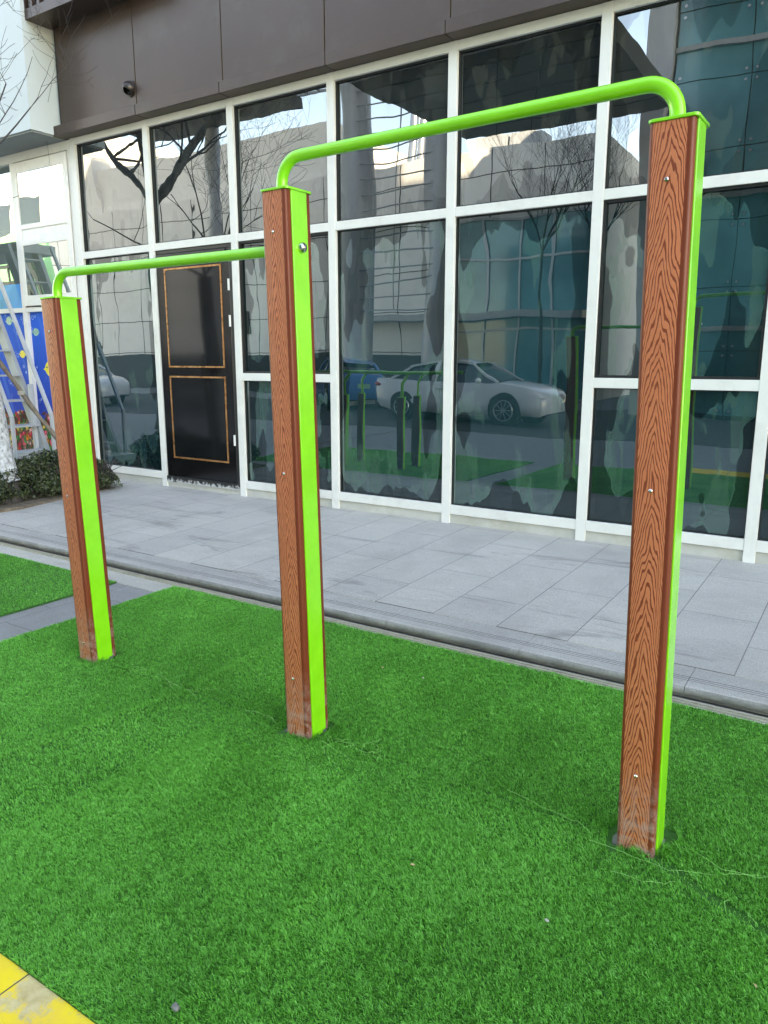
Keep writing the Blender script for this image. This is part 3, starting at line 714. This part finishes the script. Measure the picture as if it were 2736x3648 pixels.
# ------------------------------------------------------------------ trees
def branch(m,p,d,L,r,depth,spread=.5,up=.1,nmin=2,droop=0):
    n=6;pts=[p];rad=[r];dd=d.copy()
    for k in range(n):
        dd=(dd+Vector((random.gauss(0,.12),random.gauss(0,.12),random.gauss(0,.10)+up*.25-droop))).normalized()
        pts.append(pts[-1]+dd*(L/n));rad.append(max(.0016,r*(1-.62*(k+1)/n)))
    m.tube(pts,rad,6 if r>.02 else 4,cap=False)
    if depth<=0:return
    for k in range(nmin+random.randint(0,2)):
        i=random.randint(2,n);ax=Vector((random.gauss(0,1),random.gauss(0,1),random.gauss(0,.5)));ax.normalize()
        nd=(dd*.75+ax*spread*1.15+Vector((0,0,up))).normalized()
        branch(m,pts[i],nd,L*random.uniform(.5,.78),rad[i]*.62,depth-1,spread,up,nmin,droop)
def tree(name,loc,H,r,label,group=None,wash=0,seed=1,forks=3,depth=4,spread=.6,lean=(0,0),bl=.55,dirs=None,nmin=3,lr=.62):
    random.seed(seed)
    t=empty(name,loc,label=label,cat='tree',group=group)
    m=MB();pts=[];rad=[]
    for k in range(9):
        f=k/8;pts.append((lean[0]*f*H+.02*math.sin(k*1.7),lean[1]*f*H+.02*math.cos(k*1.3),-.05+f*(H+.05)));rad.append(r*(1.18-.38*f) if k else r*1.4)
    m.tube(pts,rad,18).build('trunk',M['bark'],t,smooth=True)
    if wash:
        w=MB();w.tube([(pts[0][0],pts[0][1],.25)]+[(lean[0]*z,lean[1]*z,z) for z in (.5,.8,1.1,wash)],[r*1.24,r*1.19,r*1.15,r*1.10,r*1.06],18)
        w.build('whitewash',M['whitebark'],t,smooth=True)
    c=MB();top=Vector(pts[-1])
    for k in range(forks):
        a=2*PI*k/forks+random.uniform(-.4,.4);d=Vector((math.cos(a)*spread,math.sin(a)*spread,1)).normalized()
        if dirs: d=Vector(dirs[k]).normalized()
        branch(c,top,d,H*bl,r*lr,depth,spread,.22,nmin)
    c.build('crown',M['bark'],t,smooth=True)
    return t
tree('bare_tree',(-7.20,4.15,.04),2.5,.105,'whitewashed bare tree trunk in the hedge at the far left edge',wash=1.33,seed=5,forks=6,depth=4,spread=.8,bl=.62,nmin=2,lr=.15,lean=(-.12,-.0),
     dirs=[(-.6,-.3,1),(.2,.5,1),(-.9,.5,.7),(.55,.25,.95),(-.2,-.9,.8),(.3,-.5,1.2)])
tree('bare_tree',(-13.25,0,0),4.6,.15,'forked dark bare tree mirrored in the upper glass beside the low bar',seed=12,forks=4,depth=4,spread=.8,bl=.66,nmin=2,lr=.5)
tree('bare_tree',(-8.7,-10.6,0),4.6,.05,'thin bare sapling mirrored under the high bar, nearer the right post',seed=21,forks=4,depth=4,spread=.5,bl=.5)
tree('bare_tree',(-7.2,-10.4,0),4.3,.05,'thin bare sapling mirrored just left of the right post',seed=33,forks=4,depth=4,spread=.5,bl=.5)
random.seed(3)
# prop pole of the tree
PP=empty('support_pole',(-7.0,4.6,0),label='rough wooden pole propped slantwise against the whitewashed tree',cat='pole')
m=MB();pts=[Vector((-7.42,4.28,1.55))+(Vector((-6.80,4.78,.30))-Vector((-7.42,4.28,1.55)))*k/10+Vector((0,0,.012*math.sin(k*1.1))) for k in range(11)]
m.tube([p-Vector((-7.0,4.6,0)) for p in pts],[.022+.004*math.sin(k*2.1) for k in range(11)],10).build('pole',M['pole'],PP,smooth=True)
m=MB()
for k in range(4): 
    c=pts[3+0]-Vector((-7.0,4.6,0));m.tube([(c.x+.034*math.cos(a/8*2*PI),c.y+.034*math.sin(a/8*2*PI),c.z+.01*k-.02) for a in range(9)],.004,5)
m.build('rope',M['litter'],PP)

# ------------------------------------------------------------------ planting bed and hedge
MB().prism([(-12,3.66),(-6.90,3.84),(-6.86,4.1),(-6.98,4.7),(-7.02,5.30),(-12,5.35)],.02,.098).build('planting_bed',M['soil'],kind='structure')
def hedge(loc,sx,sy,h,n,seed,label):
    r=np.random.default_rng(seed)
    t=empty('hedge',loc,label=label,cat='hedge',group='clipped shrubs in the planting bed')
    m=MB();random.seed(seed)
    for k in range(26):
        x=random.uniform(-sx,sx)*.85;y=random.uniform(-sy,sy)*.85
        for j in range(3):
            m.tube([(x,y,0),(x+random.gauss(0,.05),y+random.gauss(0,.05),h*.5),(x+random.gauss(0,.1),y+random.gauss(0,.1),h*.92)],[.006,.005,.003],5,cap=False)
    m.build('stems',M['bark'],t)
    # leaves: points in a lumpy box, denser at the shell
    P=[]
    while len(P)<n:
        p=r.uniform(-1,1,3);
        k=max(abs(p[0]),abs(p[1]),abs(p[2]));q=(abs(p[0])**4+abs(p[1])**4+abs(p[2])**4)**.25
        if q>1 or (q<.6 and r.random()<.6): continue
        z=h*.56+p[2]*h*.46;x=p[0]*sx;y=p[1]*sy
        z+=.05*math.sin(x*9+seed)+.04*math.sin(y*13+1)+.03*math.sin(x*23)
        if z<.10 and r.random()<.7: continue
        x+=.05*math.sin(z*17+y*5);y+=.05*math.sin(z*15+x*7)
        if math.sin(x*14+seed)*math.sin(y*12)*math.sin(z*16+2)>.55 : continue
        P.append((x,y,z))
    P=np.array(P);vs=[];fs=[];at=[]
    for i,(x,y,z) in enumerate(P):
        L=.012+.012*r.random();w=L*.5;a=Vector(r.normal(0,1,3)).normalized();b=a.cross(Vector(r.normal(0,1,3))).normalized()
        c=Vector((x,y,z));k=len(vs)
        vs+=[c-a*L,c+b*w*.9+a*L*.1,c+a*L,c-b*w*.9+a*L*.1];fs.append((k,k+1,k+2,k+3));q=float(r.random());at+=[q]*4
    me=bpy.data.meshes.new('foliage');me.from_pydata([tuple(v) for v in vs],[],fs)
    a=me.attributes.new('rnd','FLOAT','POINT');a.data.foreach_set('value',at)
    o=bpy.data.objects.new('foliage',me);col.objects.link(o);me.materials.append(M['leaf']);o.parent=t
hedge((-7.36,4.10,.09),.34,.30,.34,9000,1,'dark green shrub at the foot of the whitewashed tree, nearest the camera')
hedge((-7.32,4.72,.09),.32,.36,.38,9500,2,'dark green shrub half hidden behind the left post')
hedge((-8.15,4.30,.09),.50,.45,.38,9500,3,'dark green shrub furthest left behind the whitewashed tree')
hedge((-7.18,5.15,.09),.22,.20,.32,4000,4,'small dark green shrub showing to the right of the left post')

# ------------------------------------------------------------------ opposite side of the street (seen mirrored)
C=empty('cream_building',(-25,-16,0),label='long cream panelled building mirrored in the upper windows',cat='building')
def cc(m,name,mat,**k):
    o=m.build(name,mat,C,**k);o.location=(25,16,0);return o
cc(box(-40,-9,-24,-16,0,9.1),'wall',M['cream']);cc(box(-40.0,-36.5,-23.8,-16.3,9.1,13.4),'stair_tower',M['cream']);cc(box(-40,-21,-23.9,-16.5,9.1,11.4),'wall',M['cream']);
m=MB()
for x in range(-39,-9,2): m.box(x-.015,x+.015,-16.006,-15.99,.3,9.05)
for z in(1.8,3.4,5.0,6.6,8.2): m.box(-40,-9,-16.007,-15.991,z-.015,z+.015)
cc(m,'panel_joints',M['seam'])
cc(box(-14.6,-9,-15.98,-15.9,.0,6.6),'shop_glazing',M['teal'])
m=MB()
for x in np.arange(-14.6,-9,1.4): m.box(x-.04,x+.04,-15.9,-15.84,0,6.6)
for z in(.05,2.6,3.1,5.2,6.6): m.box(-14.6,-9,-15.9,-15.835,z-.04,z+.04)
cc(m,'glazing_bars',M['column'])
cc(box(-20,-9,-15.98,-15.1,3.0,3.25),'shop_canopy',M['grey_steel'])
cc(box(-26.5,-25.6,-15.98,-15.94,2.7,3.8),'dark_sign_panel',M['darkbrown'])
cc(box(-40,-15,-15.98,-15.85,0,1.7),'base_band',M['asphalt'])
for x in(-13.4,-12.0):
    u=MB().box(x-.65,x+.65,-17.6,-16.6,9.1,9.7).build('rooftop_unit',M['white_steel'],C);u.location=(25,16,0)
    MB().tube([(x,-17.1,9.7),(x,-17.1,9.78)],.45,20).build('fan_ring',M['grey_steel'],u)
for x in(-17.1,-16.6): cc(MB().tube([(x,-17,9.1),(x,-17,12.4),(x,-17,12.7)],[.2,.2,.05],14),'flue',M['rim'],smooth=True)
K=empty('canopy',(-10,-6,0),label='dark panelled street canopy on round columns mirrored at the top of the windows',cat='canopy')
def kk(m,name,mat,**k):
    o=m.build(name,mat,K,**k);o.location=(10,6,0);return o
kk(box(-10.6,-5.0,-9.0,-3.4,7.5,7.9),'roof_slab',M['darksoffit'])
m=MB()
for k in range(-6,12): m.bar((-10.6+k*1.0,-9,7.492),(-10.6+k*1.0+2.6,-3.4,7.492),.02,.012) if -10.6+k*1.0>-10.7 and -10.6+k+2.6<-4.9 else None
for y in (-8,-7,-6,-5,-4): m.box(-10.6,-5.0,y-.01,y+.01,7.488,7.499)
kk(m,'soffit_joints',M['seam'])
kk(box(-23.5,-16.6,-9.0,-3.6,9.3,9.6),'roof_slab',M['darksoffit'])
for x,r in((-14.35,.55),(-11.35,.45),(-20.5,.35)): kk(MB().tube([(x,-9,0),(x,-9,6),(x,-9,13)],[r,r*.95,r*.9],28),'column',M['column'],smooth=True)
m=MB()
for z in np.arange(3.0,9.6,.42): m.tube([(-14.3,-8.6,z+.05*math.sin(z*3)),(-12.8,-8.6,z-.03),(-11.3,-8.6,z+.06*math.cos(z*5))],.022,6)
for x in (-13.6,-12.6): m.tube([(x,-8.6,3),(x,-8.6,9.5)],.02,6)
kk(m,'louvre_rods',M['grey_steel'],smooth=True)
m=MB()
for k in range(12):
    x=-18+k*.62;m.bar((x,-8.8,9.6),(x+.31,-7.4,10.6),.05,.05);m.bar((x+.31,-7.4,10.6),(x+.62,-8.8,9.6),.05,.05);m.bar((x,-6,9.6),(x+.31,-7.4,10.6),.05,.05);m.bar((x+.31,-7.4,10.6),(x+.62,-6,9.6),.05,.05);m.bar((x,-8.8,9.6),(x,-6,9.6),.05,.05)
m.bar((-18,-8.8,9.6),(-10.6,-8.8,9.6),.07,.07);m.bar((-18,-6,9.6),(-10.6,-6,9.6),.07,.07);m.bar((-18,-7.4,10.6),(-10.6,-7.4,10.6),.07,.07)
kk(m,'space_truss',M['column'])
T=empty('glass_building',(-1,-9.5,0),label='teal point-fixed glass building mirrored right of the right post',cat='building')
def tt(m,name,mat,**k):
    o=m.build(name,mat,T,**k);o.location=(1,9.5,0);return o
tt(box(-5.1,9,-20,-9.6,0,15),'core',plain('dark_interior',(.02,.05,.06),.6,0,.4,.5))
m=MB();dots=MB();fins=MB()
k=0
x=-5.1
while x<9:
    z=.1
    while z<15:
        m.box(x+.012,x+1.738,-9.52,-9.50,z+.012,z+1.588)
        for dx in(.12,1.63):
            for dz in(.12,1.48): dots.tube([(x+dx,-9.50,z+dz),(x+dx,-9.485,z+dz)],.035,8)
        z+=1.6
    fins.box(x-.03,x+.03,-9.60,-9.53,0,15)
    x+=1.75
tt(m,'glass_panels',M['teal']);tt(dots,'steel_fixings',M['rim']);tt(fins,'fins',M['darkbrown'])
tt(box(-5.75,-5.15,-9.8,-9.3,0,15),'corner_pier',M['column'])
m=MB()
for z in (2.2,5.4,8.8): m.box(-5.1,9,-9.45,-9.40,z,z+.12)
tt(m,'walkway_edges',M['grey_steel'])
Gb=empty('green_building',(-50,-16,0),label='green walled building with black railing mirrored in the far left windows',cat='building')
def gg(m,name,mat,**k):
    o=m.build(name,mat,Gb,**k);o.location=(50,16,0);return o
gg(box(-75,-40.4,-22,-16.5,0,8.8),'wall',M['green_wall']);gg(box(-62,-44,-24,-18,8.2,12),'upper_wall',M['cream'])
m=MB()
for x in np.arange(-75,-41,2.2): m.box(x-.12,x+.12,-15.6,-15.4,4.5,7.0)
for z in(4.9,5.9,6.9): m.box(-75,-42,-15.62,-15.42,z-.1,z+.1)
m.bar((-42,-15.5,6.9),(-38.5,-15.5,1.5),.22,.22);m.bar((-42,-15.5,5.9),(-39.2,-15.5,1.5),.22,.22)
gg(m,'railing',M['blackmatt']);gg(box(-75,-42,-16.45,-15.4,4.2,4.5),'balcony',M['green_wall'])
for x in (-60,-56.5,-53,-49.5,-46): gg(box(x,x+1.9,-17.99,-17.95,9.3,11.2),'window',M['carglass'])

# ------------------------------------------------------------------ cars (seen mirrored)
def car(loc,rz,paint,label):
    c=empty('parked_car',loc,rz,label=label,cat='car',group='cars on the street behind the camera')
    # stations: x, half width, z bottom, z shoulder, z top of body
    st=[(-2.25,.70,.42,.72,.90),(-2.15,.82,.28,.74,1.02),(-1.7,.88,.22,.78,1.06),(-1.0,.90,.20,.78,1.02),(0,.90,.20,.77,.98),(.9,.90,.20,.76,.96),(1.4,.89,.22,.76,.95),(1.95,.85,.24,.72,.88),(2.22,.77,.26,.66,.78),(2.34,.62,.32,.58,.66)]
    rings=[]
    for (x,w,zb,zs,zt) in st:
        half=[(0,zb),(w*.9,zb),(w,zb+.1),(w*1.01,(zb+zs)/2),(w*.99,zs),(w*.93,zt-.03),(w*.80,zt),(0,zt+.035)]
        full=half+[(-y,z) for y,z in half[::-1][1:-1]];rings.append([(x,y,z) for y,z in full])
    n=len(rings[0]);vs=[p for r_ in rings for p in r_];fs=[tuple(range(n))[::-1],tuple(range((len(st)-1)*n,len(st)*n))]
    for i in range(len(st)-1):
        for k in range(n):
            a=i*n+k;b=i*n+(k+1)%n;fs.append((a,b,b+n,a+n))
    body=MB().add(vs,fs).build('body',paint,c,smooth=True)
    def cabin(pts,name,mat,wk=1.0,dz=0):
        rr=[]
        for (x,w,z0,z1,wt) in pts:
            rr.append([(x,-w*wk,z0),(x,-wt*wk,z1+dz),(x,0,z1+.02+dz),(x,wt*wk,z1+dz),(x,w*wk,z0)])
        vs=[p for r_ in rr for p in r_];m_=5;fs=[(0,1,2,3,4),tuple(range((len(rr)-1)*m_,len(rr)*m_))[::-1]]
        for i in range(len(rr)-1):
            for k in range(4):
                a=i*m_+k;fs.append((a,a+1,a+1+m_,a+m_))
        return MB().add(vs,fs).build(name,mat,c,smooth=True)
    cabin([(-1.75,.78,1.0,1.03,.72),(-1.1,.80,.98,1.36,.60),(-.4,.80,.96,1.45,.58),(.3,.80,.95,1.42,.60),(1.25,.78,.92,.95,.72)],'windows',M['carglass'])
    rr=[(-1.25,.60,1.33),(-.9,.60,1.415),(-.4,.585,1.465),(.1,.59,1.455),(.42,.61,1.38)]
    vs=[];fs=[]
    for (x,w,z) in rr: vs+=[(x,-w-.02,z-.03),(x,-w*.8,z+.015),(x,0,z+.035),(x,w*.8,z+.015),(x,w+.02,z-.03)]
    for i in range(4):
        for k in range(4): a=i*5+k;fs.append((a,a+1,a+6,a+5))
    MB().add(vs,fs).build('roof',paint,c,smooth=True)
    for s in(-1,1):
        m=MB()
        for a,b in(((-1.72,.79,1.03),(-1.22,.64,1.34)),((1.2,.79,.95),(.40,.65,1.40)),((-.42,.815,.97),(-.42,.62,1.44))):
            m.bar((a[0],s*a[1],a[2]),(b[0],s*b[1],b[2]),.07,.05)
        m.bar((-1.25,s*.645,1.34),(-.4,s*.62,1.46),.05,.05);m.bar((-.4,s*.62,1.46),(.42,s*.655,1.385),.05,.05)
        m.build('pillars',paint,c,smooth=True)
        MB().ball((.75,s*.98,1.0),.10,.11,.07).build('wing_mirror',paint,c,smooth=True)
        MB().ball((2.12,s*.62,.64),.20,.16,.06).build('headlight',M['lampclear'],c,smooth=True)
        MB().ball((-2.10,s*.68,.86),.16,.17,.07).build('tail_light',M['lampred'],c,smooth=True)
        MB().box(-.35,-.15,s*.905-.012,s*.905+.012,.80,.83).build('door_handle',M['rim'],c)
        for x in(-1.35,1.42):
            MB().tube([(x,s*.70,.345),(x,s*.905,.345)],.385,28).build('wheel_arch',M['tyre'],c,smooth=True)
            w=MB().tube([(x,s*.72,.32),(x,s*.90,.32),(x,s*.918,.32)],[.325,.325,.30],28).build('wheel',M['tyre'],c,smooth=True)
            r_=MB().tube([(x,s*.905,.32),(x,s*.921,.32)],.05,12)
            for k in range(10):
                a=2*PI*k/10;r_.bar((x,s*.922,.32),(x+.225*math.cos(a),s*.922,.32+.225*math.sin(a)),.012,.035,up=(0,1,0))
            r_.tube([(x+.23*math.cos(2*PI*k/24),s*.920,.32+.23*math.sin(2*PI*k/24)) for k in range(25)],.014,6)
            r_.build('rim',M['rim'],w)
    MB().box(-2.275,-2.255,-.24,.24,.62,.76).build('number_plate',M['plate'],c)
    return c
car((-8.7,-5.7,0),0,M['carwhite'],'white sedan mirrored in the large lower panes between the posts')
car((-14.4,-8.6,0),R(225),M['carblue'],'blue car mirrored behind the tail of the white sedan')
car((-24,-5.2,0),0,M['carwhite'],'white car mirrored low in the window beside the left post')

# ------------------------------------------------------------------ small litter on the turf
def peb(x,y,r,label,mat):
    m=MB();m.ball((0,0,0),r,r*.8,r*.7,8,6);m.v=[(a+random.gauss(0,r*.12),b+random.gauss(0,r*.12),c+random.gauss(0,r*.12)) for a,b,c in m.v]
    o=m.build('pebble' if mat is M['stone'] else 'scrap',mat,None,label=label,cat='pebble' if mat is M['stone'] else 'litter');o.location=(x,y,.020+r*.5)
peb(-1.218,.983,.011,'rough grey pebble lying on the turf near the bottom edge',M['stone'])
peb(-.10,2.83,.008,'white scrap on the turf right of the right post',M['litter'])
peb(-1.67,2.90,.005,'tiny white crumb on the turf beyond the middle post',M['litter'])
peb(-.60,1.72,.006,'pale dried crumb on the turf below the right post',M['litter'])

for (fx,fy,fa) in ((-1.02,1.72,.4),(-.10,1.79,2.2),(-.03,1.93,.9),(-.55,1.32,1.5),(-1.9,2.9,.2),(-.30,1.15,2.7)):
    m=MB().add([(-.008,0,0),(0,-.0035,.0015),(.009,0,0),(0,.0035,.002),(-.008,0,-.001),(0,-.0035,.0005),(.009,0,-.001),(0,.0035,.001)],[(0,1,2,3),(7,6,5,4),(0,4,5,1),(1,5,6,2),(2,6,7,3),(3,7,4,0)])
    o=m.build('leaf_fleck',plain('dry_leaf',(.50,.36,.20),.8),None,label='tiny tan dry leaf fleck lying on the turf',cat='leaf',group='dry leaf flecks on the turf');o.location=(fx,fy,.022);o.rotation_euler=(.2,.1,fa)

# ------------------------------------------------------------------ light, sky, camera
w=bpy.data.worlds.new('World');sc.world=w;w.use_nodes=True
nt=w.node_tree;bg=nt.nodes['Background'];sky=nt.nodes.new('ShaderNodeTexSky');sky.sky_type='NISHITA';sky.sun_disc=False
EL,AZ=32,51
sky.sun_elevation=R(EL);sky.sun_rotation=R(AZ);sky.air_density=1.0;sky.dust_density=.35;sky.ozone_density=1.6
nt.links.new(sky.outputs[0],bg.inputs[0]);bg.inputs[1].default_value=.14
L=bpy.data.lights.new('Sun','SUN');L.energy=4.5;L.angle=R(.5);L.color=(1,.95,.87)
so=bpy.data.objects.new('Sun',L);col.objects.link(so)
d=Vector((math.sin(R(AZ))*math.cos(R(EL)),math.cos(R(AZ))*math.cos(R(EL)),math.sin(R(EL))))
so.rotation_euler=d.to_track_quat('Z','Y').to_euler();so.location=(10,30,40)
cam=bpy.data.cameras.new('Camera');co=bpy.data.objects.new('Camera',cam);col.objects.link(co);sc.camera=co
cam.sensor_fit='VERTICAL';cam.sensor_height=36;cam.lens=2688.86/3648*36;cam.clip_end=500;cam.clip_start=.02
co.location=(0,0,1.5);co.rotation_euler=(R(90-11.46),0,R(33.11))
sc.render.resolution_x=768;sc.render.resolution_y=1024
sc.view_settings.view_transform='Standard';sc.view_settings.look='None';sc.view_settings.gamma=1
sc.view_settings.exposure=3.42
vs_=sc.view_settings;vs_.use_white_balance=True;vs_.white_balance_temperature=10300;vs_.white_balance_tint=15
